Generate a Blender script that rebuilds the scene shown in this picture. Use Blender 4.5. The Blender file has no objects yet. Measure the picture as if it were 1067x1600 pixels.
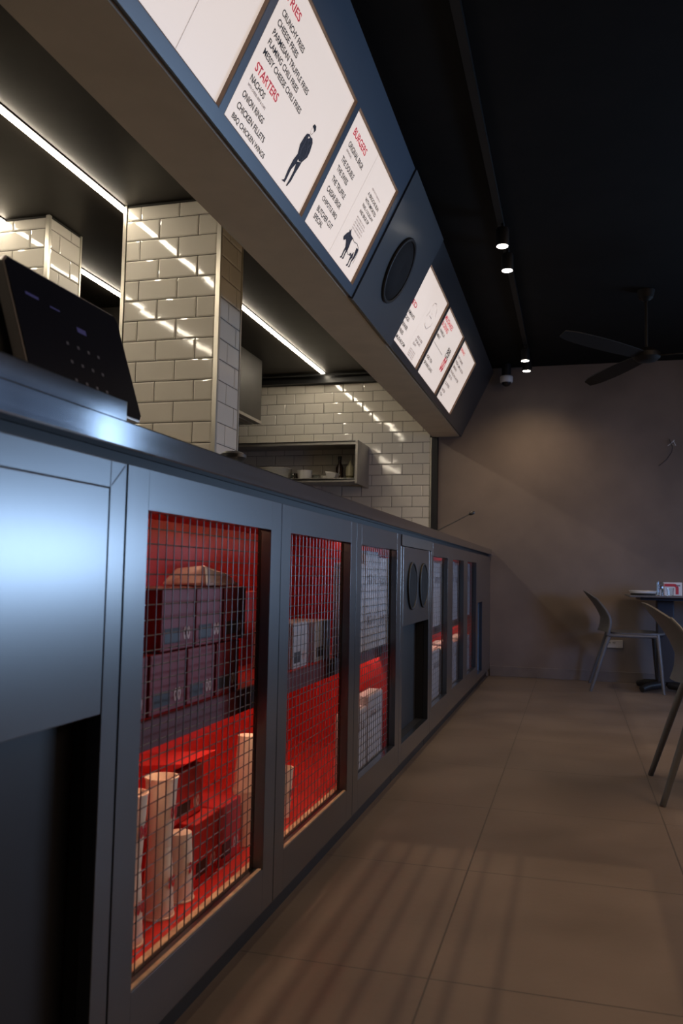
import bpy, math, random
from mathutils import Vector, Matrix
random.seed(7)
S = bpy.context.scene
C = S.collection
PI = math.pi

# ------------------------------------------------------------------ camera
f_px, yaw, pitch, roll = 1305.05, .2713, .0740, .0193
cam_d = bpy.data.cameras.new('camera')
cam = bpy.data.objects.new('camera', cam_d); C.objects.link(cam)
fw = Vector((-math.sin(yaw)*math.cos(pitch), math.cos(yaw)*math.cos(pitch), math.sin(pitch)))
r0 = Vector((math.cos(yaw), math.sin(yaw), 0)); u0 = r0.cross(fw)
rr = math.cos(roll)*r0 + math.sin(roll)*u0
uu = -math.sin(roll)*r0 + math.cos(roll)*u0
m = Matrix((rr, uu, -fw)).transposed().to_4x4(); m.translation = Vector((.7046, 0, .8609))
cam.matrix_world = m
cam_d.sensor_fit = 'VERTICAL'; cam_d.sensor_height = 36.0
cam_d.lens = f_px*36.0/1600.0
cam_d.clip_start = .02; cam_d.clip_end = 60
cam_d.dof.use_dof = True; cam_d.dof.focus_distance = 3.4; cam_d.dof.aperture_fstop = 5.6
S.camera = cam

# ------------------------------------------------------------------ world, exposure
w = bpy.data.worlds.new('dusk'); S.world = w; w.use_nodes = True
w.node_tree.nodes['Background'].inputs[0].default_value = (.35, .55, 1, 1)
w.node_tree.nodes['Background'].inputs[1].default_value = .3
S.view_settings.view_transform = 'Standard'; S.view_settings.look = 'None'
S.view_settings.exposure = 0.0; S.view_settings.gamma = 1.0
S.view_settings.use_curve_mapping = False

# ------------------------------------------------------------------ large lights
def area(name, loc, target, sx, sy, energy, col, spread=180):
    d = bpy.data.lights.new(name, 'AREA'); d.shape = 'RECTANGLE'; d.size = sx; d.size_y = sy
    d.energy = energy; d.color = col; d.spread = math.radians(spread)
    o = bpy.data.objects.new(name, d); C.objects.link(o); o.location = loc
    o.rotation_euler = (Vector(target)-Vector(loc)).to_track_quat('-Z', 'Y').to_euler()
    return o
def spot(name, loc, target, energy, col, angle=70, blend=.6, rad=.03):
    d = bpy.data.lights.new(name, 'SPOT'); d.energy = energy; d.color = col
    d.spot_size = math.radians(angle); d.spot_blend = blend; d.shadow_soft_size = rad
    o = bpy.data.objects.new(name, d); C.objects.link(o); o.location = loc
    o.rotation_euler = (Vector(target)-Vector(loc)).to_track_quat('-Z', 'Y').to_euler()
    return o
DAY = (.42, .64, 1.0)
WARM = (1.0, .74, .47)
area('daylight', (4.7, 7.3, 1.02), (-.3, 2.9, 1.2), 3.6, .60, 44, (.44, .66, 1.0), 90)
area('window_glow', (3.44, 6.0, 1.1), (0, 6.0, .9), 2.4, .6, 8, DAY)
area('sky_glow', (5.0, 10.6, 2.75), (0, 1.6, 1.1), 1.6, 2.0, 16, DAY, 80)
area('side_fill', (3.44, 3.75, 1.1), (1.3, 6.9, .35), .7, .6, 5, (.22, .42, 1.0), 70)        # blue fill added in the window opening for the chair legs
area('dining_fill', (2.3, 3.6, 2.6), (2.1, 3.9, 0), 1.2, 5.0, 82, (1, .71, .48))   # unseen warm fill, added to brighten the wall and chairs
for y, e in ((1.0, 9), (2.2, 12), (4.29, 20), (4.65, 20)):
    spot('track_beam', (.352, y, 2.57), (.45, y+.05, 0), e, WARM, 95, .9)
for y, e in ((6.67, 17), (6.90, 17)):
    spot('track_beam', (.335, y, 2.57), (.335, y+.25, 0), e, WARM, 135, 1.0)

# ------------------------------------------------------------------ materials
def mat(name, col, rough=.5, metal=0.0, noise=.08, nscale=6.0, bump=0.0, bscale=60.0, spec=.5, emit=None, estr=0.0,
        trans=0.0, stretch=(1, 1, 1), coat=0.0, rnoise=.0):
    mt = bpy.data.materials.new(name); mt.use_nodes = True
    nt = mt.node_tree; b = nt.nodes['Principled BSDF']
    b.inputs['Roughness'].default_value = rough; b.inputs['Metallic'].default_value = metal
    b.inputs['Specular IOR Level'].default_value = spec
    b.inputs['Transmission Weight'].default_value = trans
    b.inputs['Coat Weight'].default_value = coat; b.inputs['Coat Roughness'].default_value = .22
    tc = nt.nodes.new('ShaderNodeTexCoord'); mp = nt.nodes.new('ShaderNodeMapping')
    mp.inputs['Scale'].default_value = stretch
    nt.links.new(tc.outputs['Object'], mp.inputs['Vector'])
    nz = nt.nodes.new('ShaderNodeTexNoise'); nz.inputs['Scale'].default_value = nscale; nz.inputs['Detail'].default_value = 6
    nt.links.new(mp.outputs['Vector'], nz.inputs['Vector'])
    cr = nt.nodes.new('ShaderNodeValToRGB')
    lo = tuple(max(0, c*(1-noise)) for c in col)+(1,); hi = tuple(min(1, c*(1+noise)) for c in col)+(1,)
    cr.color_ramp.elements[0].color = lo; cr.color_ramp.elements[1].color = hi
    cr.color_ramp.elements[0].position = .32; cr.color_ramp.elements[1].position = .68
    nt.links.new(nz.outputs['Fac'], cr.inputs['Fac']); nt.links.new(cr.outputs['Color'], b.inputs['Base Color'])
    if rnoise:
        mr = nt.nodes.new('ShaderNodeMapRange'); mr.inputs[1].default_value = .3; mr.inputs[2].default_value = .7
        mr.inputs[3].default_value = rough-rnoise; mr.inputs[4].default_value = rough+rnoise
        nt.links.new(nz.outputs['Fac'], mr.inputs[0]); nt.links.new(mr.outputs[0], b.inputs['Roughness'])
    if bump:
        n2 = nt.nodes.new('ShaderNodeTexNoise'); n2.inputs['Scale'].default_value = bscale; n2.inputs['Detail'].default_value = 4
        nt.links.new(mp.outputs['Vector'], n2.inputs['Vector'])
        bp = nt.nodes.new('ShaderNodeBump'); bp.inputs['Strength'].default_value = bump; bp.inputs['Distance'].default_value = .01
        nt.links.new(n2.outputs['Fac'], bp.inputs['Height']); nt.links.new(bp.outputs['Normal'], b.inputs['Normal'])
    if emit:
        b.inputs['Emission Color'].default_value = emit+(1,); b.inputs['Emission Strength'].default_value = estr
    return mt

M = {}
M['ceiling'] = mat('black_ceiling_paint', (.0055, .0050, .0045), .85, noise=.2, spec=.15)
M['kitchen_ceiling'] = mat('dark_satin_ceiling', (.018, .015, .012), .42, spec=.22, noise=.2, bump=.05, bscale=3)
M['concrete'] = mat('grey_brown_plaster', (.178, .138, .112), .62, noise=.22, nscale=1.5, bump=.12, bscale=9)
M['skirt'] = mat('grey_skirting', (.15, .12, .10), .5, noise=.15)
M['black'] = mat('black_powder_coat', (.014, .014, .015), .42)
M['grille'] = mat('black_speaker_cloth', (.010, .011, .014), .75, spec=.2)
M['fan'] = mat('matt_black_paint', (.008, .0075, .007), .6, spec=.25)
M['dark'] = mat('dark_void', (.010, .010, .011), .6)
M['paint'] = mat('blue_grey_satin_paint', (.014, .020, .030), .30, noise=.05, nscale=3, spec=1.0, coat=1.0)
M['paint_lit'] = mat('fascia_paint_lit', (.058, .072, .092), .36, noise=.05, nscale=3, spec=.8, coat=.4)  # speaker panel: same fascia paint, lighter tone stands in for light on it
M['paint_daylit'] = mat('fascia_paint_daylit', (.046, .080, .140), .36, noise=.05, nscale=3, spec=.8, coat=.4)  # same fascia paint with blue daylight put into the colour
M['paint_shaded'] = mat('fascia_paint_shaded', (.030, .036, .046), .36, noise=.05, nscale=3, spec=.6, coat=.2)  # same fascia paint, dimness of the far end put into the colour
M['header'] = mat('brown_reflection_strip', (.075, .064, .055), .5)  # brown reflection put into the strip's own colour
M['niche_blue'] = mat('blue_niche_reflection', (.12, .21, .33), .35)  # reflected blue daylight put into the niche colour
M['cutwood'] = mat('pale_cut_wood_edge', (.62, .46, .30), .6, noise=.25, nscale=25)
M['kfloor'] = mat('cream_bounce_floor', (.42, .38, .32), .5)
M['niche'] = mat('dark_niche_laminate', (.022, .024, .030), .4)
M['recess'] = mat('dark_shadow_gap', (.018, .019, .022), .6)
M['soffit'] = mat('taupe_soffit_paint', (.50, .40, .29), .6, noise=.06)
M['steel'] = mat('brushed_steel', (.40, .40, .40), .11, .95, noise=.10, nscale=5, stretch=(1, .15, 8), rnoise=.02)
M['steel_dull'] = mat('dull_steel', (.40, .38, .35), .38, .85, noise=.1, nscale=8)
M['hood'] = mat('dark_steel_hood', (.024, .020, .017), .5, .1, noise=.15)
M['wire'] = mat('galvanised_wire', (.17, .155, .155), .40, .7, noise=.1, nscale=40)
M['red'] = mat('red_lacquer', (.55, .022, .016), .42, noise=.08)
M['lip'] = mat('maroon_lacquer', (.11, .008, .008), .5, noise=.1)
M['tile'] = mat('cream_glazed_tile', (.64, .60, .53), .06, noise=.04, nscale=4, spec=.6)
M['grout'] = mat('dark_grout', (.022, .019, .016), .8, noise=.2, nscale=30)
M['trim'] = mat('satin_alu_trim', (.62, .58, .50), .32, .7)
M['ply'] = mat('brown_reveal_edge', (.26, .17, .115), .6, noise=.2, nscale=20)
M['board'] = mat('backlit_menu_acrylic', (.80, .73, .67), .35, noise=.02, emit=(1.0, .85, .76), estr=.60)
M['ink'] = mat('menu_black_ink', (.018, .015, .022), .6)
M['inkgrey'] = mat('menu_grey_ink', (.22, .18, .20), .6)
M['inkredlit'] = mat('backlit_red_ink', (.50, .03, .05), .6, emit=(.8, .06, .10), estr=.35)
M['inkfaint'] = mat('menu_pale_grey_ink', (.45, .40, .40), .6)
M['inkred'] = mat('menu_red_ink', (.50, .03, .05), .6)
M['jacketink'] = mat('menu_sketch_ink', (.055, .042, .060), .6, noise=.7, nscale=160)
M['led'] = mat('kitchen_led_diffuser', (.9, .9, .9), .5, emit=(1.0, .88, .69), estr=42)
M['ledcab'] = mat('cabinet_led_tape', (.9, .9, .9), .5, emit=(1.0, .62, .38), estr=26)
M['ledtop'] = mat('cabinet_upper_led_tape', (.9, .9, .9), .5, emit=(1.0, .62, .38), estr=9)
M['bulb'] = mat('lamp_face', (.9, .9, .9), .5, emit=(1.0, .93, .82), estr=22)
M['chair'] = mat('grey_moulded_plastic', (.105, .105, .108), .42, noise=.06)
M['white'] = mat('white_ceramic', (.74, .72, .66), .25, noise=.03)
M['plastic_white'] = mat('white_plastic', (.70, .70, .70), .4, noise=.03)
M['paper'] = mat('white_paper', (.42, .42, .49), .7, noise=.05, nscale=20)
M['cup'] = mat('cream_paper_cup', (.74, .66, .56), .6, noise=.04)
M['redbox'] = mat('red_card', (.50, .022, .022), .55, noise=.08)
M['kraft'] = mat('maroon_card', (.21, .010, .018), .55, noise=.15)
M['logo'] = mat('pale_pink_print', (.60, .42, .42), .6)
M['label'] = mat('black_label_print', (.03, .018, .018), .5)
M['film'] = mat('clear_plastic_film', (.80, .66, .62), .25, trans=.25, noise=.05)
M['glass'] = mat('clear_glass', (.9, .95, .95), .04, trans=1.0, noise=0)
M['bottle'] = mat('dark_sauce_bottle', (.035, .018, .012), .2)
M['sauce'] = mat('pale_squeeze_bottle', (.50, .45, .30), .4, trans=.2)
M['olive'] = mat('olive_sauce', (.10, .09, .03), .5)
M['screen'] = mat('black_glass_screen', (.006, .006, .010), .10, spec=.5, coat=.3)
M['uiblue'] = mat('dim_blue_screen_mark', (.02, .02, .06), .3, emit=(.22, .22, .85), estr=.05)
M['uigrey'] = mat('dim_grey_screen_mark', (.04, .04, .05), .3, emit=(.45, .45, .60), estr=.012)
M['bezel'] = mat('silver_bezel', (.55, .50, .46), .3, .8)
M['socket'] = mat('beige_socket_plate', (.55, .50, .44), .5)

# floor: large grey porcelain tiles with thin joints
def floor_mat():
    mt = mat('porcelain_floor', (.160, .124, .102), .42, noise=.16, nscale=2.2, bump=.05, bscale=40, rnoise=.07)
    nt = mt.node_tree; b = nt.nodes['Principled BSDF']
    tc = nt.nodes.new('ShaderNodeTexCoord'); sp = nt.nodes.new('ShaderNodeSeparateXYZ')
    nt.links.new(tc.outputs['Object'], sp.inputs[0])
    def joint(out, off, pitch, wd):
        a = nt.nodes.new('ShaderNodeMath'); a.operation = 'SUBTRACT'; a.inputs[1].default_value = off-10*pitch
        nt.links.new(out, a.inputs[0])
        d = nt.nodes.new('ShaderNodeMath'); d.operation = 'DIVIDE'; d.inputs[1].default_value = pitch
        nt.links.new(a.outputs[0], d.inputs[0])
        p = nt.nodes.new('ShaderNodeMath'); p.operation = 'PINGPONG'; p.inputs[1].default_value = .5
        nt.links.new(d.outputs[0], p.inputs[0])
        l = nt.nodes.new('ShaderNodeMath'); l.operation = 'LESS_THAN'; l.inputs[1].default_value = wd/pitch
        nt.links.new(p.outputs[0], l.inputs[0]); return l.outputs[0]
    jx = joint(sp.outputs['X'], .405, .61, .0022); jy = joint(sp.outputs['Y'], 1.845, .69, .0022)
    mx = nt.nodes.new('ShaderNodeMath'); mx.operation = 'MAXIMUM'
    nt.links.new(jx, mx.inputs[0]); nt.links.new(jy, mx.inputs[1])
    old = b.inputs['Base Color'].links[0].from_socket
    mix = nt.nodes.new('ShaderNodeMixRGB'); mix.inputs['Color2'].default_value = (.075, .062, .052, 1)
    nt.links.new(mx.outputs[0], mix.inputs['Fac']); nt.links.new(old, mix.inputs['Color1'])
    nt.links.new(mix.outputs[0], b.inputs['Base Color'])
    return mt
M['floor'] = floor_mat()

# ------------------------------------------------------------------ mesh helpers
WL = {}
class MB:
    def __init__(s): s.v = []; s.f = []
    def add(s, vs, fs):
        n = len(s.v); s.v += [tuple(v) for v in vs]; s.f += [tuple(i+n for i in f) for f in fs]; return s
    def box(s, x0, x1, y0, y1, z0, z1):
        vs = [(x, y, z) for z in (z0, z1) for y in (y0, y1) for x in (x0, x1)]
        return s.add(vs, [(0, 2, 3, 1), (4, 5, 7, 6), (0, 1, 5, 4), (2, 6, 7, 3), (0, 4, 6, 2), (1, 3, 7, 5)])
    def hexa(s, p):     # eight points, bottom four counter-clockwise then top four
        return s.add(p, [(3, 2, 1, 0), (4, 5, 6, 7), (0, 1, 5, 4), (1, 2, 6, 5), (2, 3, 7, 6), (3, 0, 4, 7)])
    def tube(s, pts, rad, n=8, cap=True):
        pts = [Vector(p) for p in pts]; k = len(pts)
        rad = rad if isinstance(rad, (list, tuple)) else [rad]*k
        vs = []; up = None
        for i, p in enumerate(pts):
            d = (pts[min(i+1, k-1)]-pts[max(i-1, 0)]).normalized()
            if up is None:
                a = Vector((0, 0, 1)) if abs(d.z) < .9 else Vector((1, 0, 0)); up = d.cross(a).normalized()
            up = (up-d*up.dot(d)).normalized(); sd = d.cross(up)
            for j in range(n):
                t = 2*PI*j/n; vs.append(p+(up*math.cos(t)+sd*math.sin(t))*rad[i])
        fs = [(i*n+j, i*n+(j+1) % n, (i+1)*n+(j+1) % n, (i+1)*n+j) for i in range(k-1) for j in range(n)]
        if cap: fs += [tuple(range(n-1, -1, -1)), tuple((k-1)*n+j for j in range(n))]
        return s.add(vs, fs)
    def lathe(s, prof, c=(0, 0, 0), n=28, M4=None):
        vs = []; k = len(prof)
        for r, z in prof:
            for j in range(n):
                t = 2*PI*j/n; vs.append(Vector((r*math.cos(t), r*math.sin(t), z)))
        if M4 is not None: vs = [M4 @ v for v in vs]
        vs = [v+Vector(c) for v in vs]
        fs = [(i*n+j, i*n+(j+1) % n, (i+1)*n+(j+1) % n, (i+1)*n+j) for i in range(k-1) for j in range(n)]
        fs += [tuple(range(n-1, -1, -1)), tuple((k-1)*n+j for j in range(n))]
        return s.add(vs, fs)
def setp(o, label=None, cat=None, group=None, kind=None):
    if label: o['label'] = label
    if cat: o['category'] = cat
    if group: o['group'] = group
    if kind: o['kind'] = kind
    return o
def build(name, mb, mt, parent=None, smooth=False, bevel=0.0, local=False):
    """links one mesh object; the vertices are in world space unless local"""
    off = Vector((0, 0, 0))
    if parent is not None and not local: off = WL[parent.name]
    me = bpy.data.meshes.new(name)
    me.from_pydata([tuple(Vector(v)-off) for v in mb.v], [], mb.f)
    me.materials.append(M[mt] if isinstance(mt, str) else mt); me.update()
    if smooth:
        for p in me.polygons: p.use_smooth = True
        me.set_sharp_from_angle(angle=math.radians(38))
    o = bpy.data.objects.new(name, me); C.objects.link(o)
    if parent is not None: o.parent = parent
    WL[o.name] = off
    if bevel:
        bv = o.modifiers.new('edge', 'BEVEL'); bv.width = bevel; bv.segments = 2; bv.limit_method = 'ANGLE'
    return o
def thing(name, loc, label, cat, group=None, rz=0):
    o = bpy.data.objects.new(name, None); C.objects.link(o); o.location = loc; o.empty_display_size = .05
    o.rotation_euler = (0, 0, rz); WL[o.name] = Vector(loc)
    return setp(o, label, cat, group)
def dup(root, loc, label=None, rz=None):
    r = root.copy(); C.objects.link(r); r.location = loc
    if rz is not None: r.rotation_euler = (0, 0, rz)
    if label: r['label'] = label
    for ch in list(root.children):
        c = ch.copy(); C.objects.link(c); c.parent = r
        for g in list(ch.children):
            d = g.copy(); C.objects.link(d); d.parent = c
    return r
def struct(name, mb, mt, parent=None, **k):
    o = build(name, mb, mt, parent, **k)
    if parent is None: o['kind'] = 'structure'
    return o

# ------------------------------------------------------------------ room shell
D = 7.462; H = 2.664; KH = 2.72
struct('floor', MB().box(-3.4, 3.6, -3.0, D+.2, -.1, 0), 'floor')
struct('floor_kitchen_bounce', MB().box(-3.4, -.62, -3.0, D, .0003, .012), 'kfloor')  # unseen pale floor layer, added to bounce strip light onto the soffit
struct('ceiling', MB().box(-.30, 3.6, -3.0, D+.2, H+.06, H+.16), 'ceiling')
struct('ceiling_kitchen', MB().box(-3.4, -.30, -3.0, D+.2, KH, KH+.1), 'kitchen_ceiling')
struct('wall_back', MB().box(-.47, 3.6, D, D+.2, 0, H+.06), 'concrete')
struct('wall_back_kitchen', MB().box(-3.4, -.47, D, D+.2, 0, KH), 'grout')
struct('wall_left', MB().box(-3.6, -3.4, -3.0, D+.2, 0, KH), 'black')
struct('wall_front', MB().box(-3.4, 3.6, -3.2, -3.0, 0, KH), 'concrete')
wr = MB(); wx = 3.4
wr.box(wx, wx+.2, -3.0, 3.30, 0, H+.06); wr.box(wx, wx+.2, 7.38, D+.2, 0, H+.06)
wr.box(wx, wx+.2, 3.30, 7.38, 0, .70); wr.box(wx, wx+.2, 3.30, 7.38, 2.38, H+.06)
struct('wall_right', wr, 'concrete')
wn = thing('window_1', (wx, 5.9, .70), None, None); wn['kind'] = 'structure'
wf = MB()
for y in (3.30, 4.42, 5.40, 6.38, 6.92, 7.34): wf.box(wx, wx+.05, y, y+.04, .70, 2.38)
wf.box(wx, wx+.05, 3.30, 7.38, .70, .73); wf.box(wx, wx+.05, 3.30, 7.38, 2.35, 2.38)
wf.box(wx, wx+.05, 3.30, 7.38, 1.45, 1.48)
build('window_frame', wf, 'black', wn)
struct('baseboard_back', MB().box(0.0, 3.4, D-.015, D-.0005, 0, .088), 'skirt', bevel=.003)

# tile cladding: bevelled glazed tiles standing proud of dark grout
def clad(mb, u0, u1, v0, v1, P, N, pu, pv, uoff, voff, g=.0036, bev=.007, dep=.006):
    """P(u,v) gives a point on the grout plane, N the outward normal; rows of pitch pv, tiles of pitch pu"""
    N = Vector(N); r = math.floor((v0-voff)/pv); row = r
    while voff+row*pv < v1-1e-4:
        a = max(v0, voff+row*pv)+g/2; b = min(v1, voff+(row+1)*pv)-g/2
        if b-a > .004:
            o = uoff+(0.5*pu if row % 2 else 0); c = math.floor((u0-o)/pu)
            while o+c*pu < u1-1e-4:
                x0 = max(u0, o+c*pu)+g/2; x1 = min(u1, o+(c+1)*pu)-g/2
                if x1-x0 > .004:
                    e = min(bev, (x1-x0)*.4, (b-a)*.4)
                    j = [random.uniform(-.0005, .0005) for _ in range(4)]
                    ring0 = [P(x0, a), P(x1, a), P(x1, b), P(x0, b)]
                    vs = [Vector(q)+N*.001 for q in ring0]
                    vs += [Vector(q)+N*(dep*.6) for q in ring0]
                    vs += [Vector(q)+N*(dep+jj) for q, jj in zip([P(x0+e, a+e), P(x1-e, a+e), P(x1-e, b-e), P(x0+e, b-e)], j)]
                    fs = [(0, 1, 5, 4), (1, 2, 6, 5), (2, 3, 7, 6), (3, 0, 4, 7), (4, 5, 9, 8), (5, 6, 10, 9), (6, 7, 11, 10), (7, 4, 8, 11), (8, 9, 10, 11)]
                    mb.add(vs, fs)
                c += 1
        row += 1
tb = MB(); yk = D-.012
clad(tb, -3.3, -.545, .3, 2.642, lambda u, v: (u, yk, v), (0, -1, 0), .190, .0985, -.545-.065, 1.380)
o = build('wall_back_tiles', tb, 'tile'); o['kind'] = 'structure'
struct('wall_back_grout', MB().box(-3.3, -.536, yk, D-.001, .2, 2.642), 'grout')
struct('trim_1', MB().box(-.542, -.530, yk-.012, D-.001, .2, 2.11), 'trim')
struct('trim_2', MB().box(-.525, -.475, D-.03, D-.001, 0, 2.11), 'black')
struct('trim_3', MB().box(-3.3, -.53, yk-.075, D-.001, 2.644, 2.715), 'black')
pipe = build('conduit', MB().tube([(-3.2, yk-.16, 2.70), (-.56, yk-.16, 2.70)], .010), 'black', smooth=True)
setp(pipe, 'thin black conduit running along the kitchen ceiling edge above the tiled wall', 'conduit')

def pillar(name, x0, x1, y0, y1, vx, uoff, voff, label, xt):
    t = thing(name, ((x0+x1)/2, (y0+y1)/2, 0), label, 'pillar', 'tiled kitchen pillars')
    build('core', MB().box(x0, x1-.006, y0+.006, y1, 0, KH), 'grout', t)
    tl = MB()
    clad(tl, x0+.02, x1-.022, .9, KH-.012, lambda u, v: (u, y0+.006, v), (0, -1, 0), .214, .1045, uoff, voff)
    build('front_tiles', tl, 'tile', t)
    ts = MB()
    clad(ts, y0+.018, y1-.012, .9, KH-.012, lambda u, v: (x1-.006, u, v), (1, 0, 0), .200, .1045, vx, voff)
    build('side_tiles', ts, 'tile', t)
    tr = MB()
    tr.box(x1-.022, x1, y0-.002, y0+.018, .9, KH-.001)
    build('corner_trim', tr, 'trim', t)
    build('corner_trim', MB().box(x0, x0+.018, y0-.004, y0+.02, .9, KH-.001), 'trim', t)
    build('corner_trim', MB().box(x1-.012, x1+.002, y1-.012, y1+.001, .9, KH-.001), 'trim', t)
    return t
pillar('tiled_pillar', -1.512, -.968, 3.70, 3.985, 3.72, -1.199, 1.590, 'cream subway-tiled square pillar standing behind the counter, nearest the beam', 0)
pillar('tiled_pillar', -3.38, -1.950, 3.70, 4.0, 3.80, -2.065, 2.545-.1045*8, 'cream subway-tiled pillar at far left, behind the tilted screen', 0)

# ------------------------------------------------------------------ bulkhead and slanted menu fascia
P0 = Vector((-.265, 0, 2.115)); SU = Vector((.27, 0, .54)).normalized(); UY = Vector((0, 1, 0)); NN = UY.cross(SU)
def bp(y, s, n=0.0): return P0+UY*y+SU*s+NN*n
bk = thing('menu_bulkhead', (-.4, 3.0, 2.115), 'long overhead beam above the counter, taupe underneath with a slanted blue-grey front', 'bulkhead')
core = MB()
Y0, Y1 = -1.2, D-.002
core.hexa([(-.527, Y0, 2.115), (-.285, Y0, 2.115), (-.285, Y1, 2.115), (-.527, Y1, 2.115),
           (-.527, Y0, KH-.001), (-.04, Y0, KH-.001), (-.04, Y1, KH-.001), (-.527, Y1, KH-.001)])
build('soffit', core, 'soffit', bk)
STOP = .640
OPEN = [(.62, 1.32), (1.357, 2.062), (2.096, 2.800), (2.835, 3.532), (4.413, 5.118), (5.165, 5.872), (5.930, 6.625)]
S0, S1 = .040, .500
def slab(mb, y0, y1, s0, s1, n0=-.022, n1=0.0):
    mb.hexa([bp(y0, s0, n0), bp(y0, s0, n1), bp(y1, s0, n1), bp(y1, s0, n0), bp(y0, s1, n0), bp(y0, s1, n1), bp(y1, s1, n1), bp(y1, s1, n0)])
fa = MB(); fb = MB()
slab(fa, Y0, 3.585, 0, S0); slab(fa, Y0, 3.585, S1, STOP)
ys = [Y0]+[v for p in OPEN[:4] for v in p]+[3.585]
for a, b in zip(ys[0::2], ys[1::2]): slab(fa, a, b, S0, S1)
build('fascia', fa, 'paint_daylit', bk)
slab(fb, 4.36, Y1, 0, S0); slab(fb, 4.36, Y1, S1, STOP)
ys = [4.36]+[v for p in OPEN[4:] for v in p]+[Y1]
for a, b in zip(ys[0::2], ys[1::2]): slab(fb, a, b, S0, S1)
build('fascia', fb, 'paint_shaded', bk)
fc = MB(); slab(fc, 3.587, 4.40, -.004, STOP, -.03, .008)
build('speaker_panel', fc, 'paint_lit', bk)

def txt(body, y0, y1, s, cap, mt, parent, name='lettering', bold=.022, org=None, n=-.0132, just=True):
    cu = bpy.data.curves.new('t', 'FONT'); cu.body = body; cu.size = 1.0; cu.offset = bold
    tmp = bpy.data.objects.new('t', cu); C.objects.link(tmp)
    dg = bpy.context.evaluated_depsgraph_get()
    me = bpy.data.meshes.new_from_object(tmp.evaluated_get(dg))
    bpy.data.objects.remove(tmp, do_unlink=True)
    xs = [v.co.x for v in me.vertices]; zs = [v.co.y for v in me.vertices]
    if not xs: return
    cap *= 1.12; x0, x1 = min(xs), max(xs); b0 = min(zs); h = max(zs)-b0
    sx = (y1-y0)/(x1-x0); sz = cap/h
    off = WL[parent.name] if parent is not None else Vector((0, 0, 0))
    org = org or (lambda a, b: bp(a, b, n))
    for v in me.vertices:
        v.co = org(y0+(v.co.x-x0)*sx, s-cap/2+(v.co.y-b0)*sz)-off
    me.name = name; me.materials.clear(); me.materials.append(M[mt])
    o = bpy.data.objects.new(name, me); C.objects.link(o); o.parent = parent; WL[o.name] = off
    return o
def shape(name, polys, mt, parent, n=-.0130):
    mb = MB()
    for p in polys:
        k = len(mb.v); mb.v += [tuple(bp(y, s, n)) for y, s in p]; mb.f.append(tuple(range(k, k+len(p))))
    from mathutils.geometry import tessellate_polygon
    fs = []
    for f in mb.f:
        for t in tessellate_polygon([[Vector(mb.v[i]) for i in f]]): fs.append(tuple(f[i] for i in t))
    mb.f = fs
    return build(name, mb, mt, parent)
def stroke(name, pts, wd, mt, parent, n=-.0130):
    mb = MB()
    for a, b in zip(pts, pts[1:]):
        d = Vector((b[0]-a[0], b[1]-a[1])); q = Vector((-d.y, d.x)).normalized()*wd/2
        mb.add([bp(a[0]+q.x, a[1]+q.y, n), bp(b[0]+q.x, b[1]+q.y, n), bp(b[0]-q.x, b[1]-q.y, n), bp(a[0]-q.x, a[1]-q.y, n)], [(0, 1, 2, 3)])
    return build(name, mb, mt, parent)

def board(i, label):
    a, b = OPEN[i]
    t = thing('menu_board', bp((a+b)/2, S0, -.02), label, 'menu board', 'backlit menu boards')
    p = MB(); slab(p, a+.003, b-.003, S0+.003, S1-.003, -.022, -.014)
    build('light_panel', p, 'board', t)
    e = MB()
    slab(e, a, a+.003, S0, S1, -.022, -.0005); slab(e, b-.003, b, S0, S1, -.022, -.0005)
    slab(e, a+.003, b-.003, S0, S0+.003, -.022, -.0005); slab(e, a+.003, b-.003, S1-.003, S1, -.022, -.0005)
    build('edge_frame', e, 'ply', t)
    return t
b0 = board(1, 'backlit menu board cut off by the top edge, plain white with one thin line')
board(0, 'backlit white menu board nearest the camera end of the beam, above the first seen one')
stroke('divider_line', [(1.812, .05), (1.815, .49)], .0016, 'inkgrey', b0)
b1 = board(2, 'backlit menu board headed STARTERS with a drawing of a standing man in a suit')
txt('FRIES', 2.153, 2.257, .440, .022, 'inkredlit', b1, 'heading')
for body, y1, s in (('CRUNCHY FRIES', 2.351, .397), ('CHEESE FRIES', 2.331, .367), ('PARMESAN TRUFFLE FRIES', 2.482, .335),
                    ('FLAMING CHILI FRIES', 2.419, .305), ('MESSY CHEESE CHILI FRIES', 2.492, .274)):
    txt(body, 2.158, y1, s, .0165, 'ink', b1)
txt('STARTERS', 2.155, 2.335, .226, .024, 'inkredlit', b1, 'heading')
txt('NACHOS', 2.156, 2.264, .191, .017, 'ink', b1)
txt('WITH CHEESE, BEEF & CHIPS', 2.157, 2.296, .169, .008, 'inkgrey', b1)
for body, y1, s in (('ONION RINGS', 2.318, .140), ('CHICKEN FILLETS', 2.369, .104), ('BBQ CHICKEN WINGS', 2.411, .069)):
    txt(body, 2.154, y1, s, .017, 'ink', b1)
shape('man_drawing', [
    [(2.592, .254), (2.61, .262), (2.625, .259), (2.64, .262), (2.656, .253), (2.666, .226), (2.667, .205), (2.646, .175), (2.623, .167), (2.594, .18), (2.58, .208), (2.585, .237)],
    [(2.594, .18), (2.614, .173), (2.615, .154), (2.602, .127), (2.602, .089), (2.6, .076), (2.571, .072), (2.587, .082), (2.582, .115), (2.585, .154)],
    [(2.608, .159), (2.646, .175), (2.644, .159), (2.638, .126), (2.636, .098), (2.625, .074), (2.617, .073), (2.62, .098), (2.621, .128), (2.615, .15)]], 'jacketink', b1)
shape('man_drawing_hair', [[(2.604, .288), (2.612, .3), (2.628, .3), (2.638, .29), (2.631, .278), (2.623, .285), (2.611, .287)]], 'ink', b1)
shape('man_drawing_shirt', [[(2.61, .2535), (2.622, .2545), (2.612, .246)]], 'board', b1, -.0126)
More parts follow.
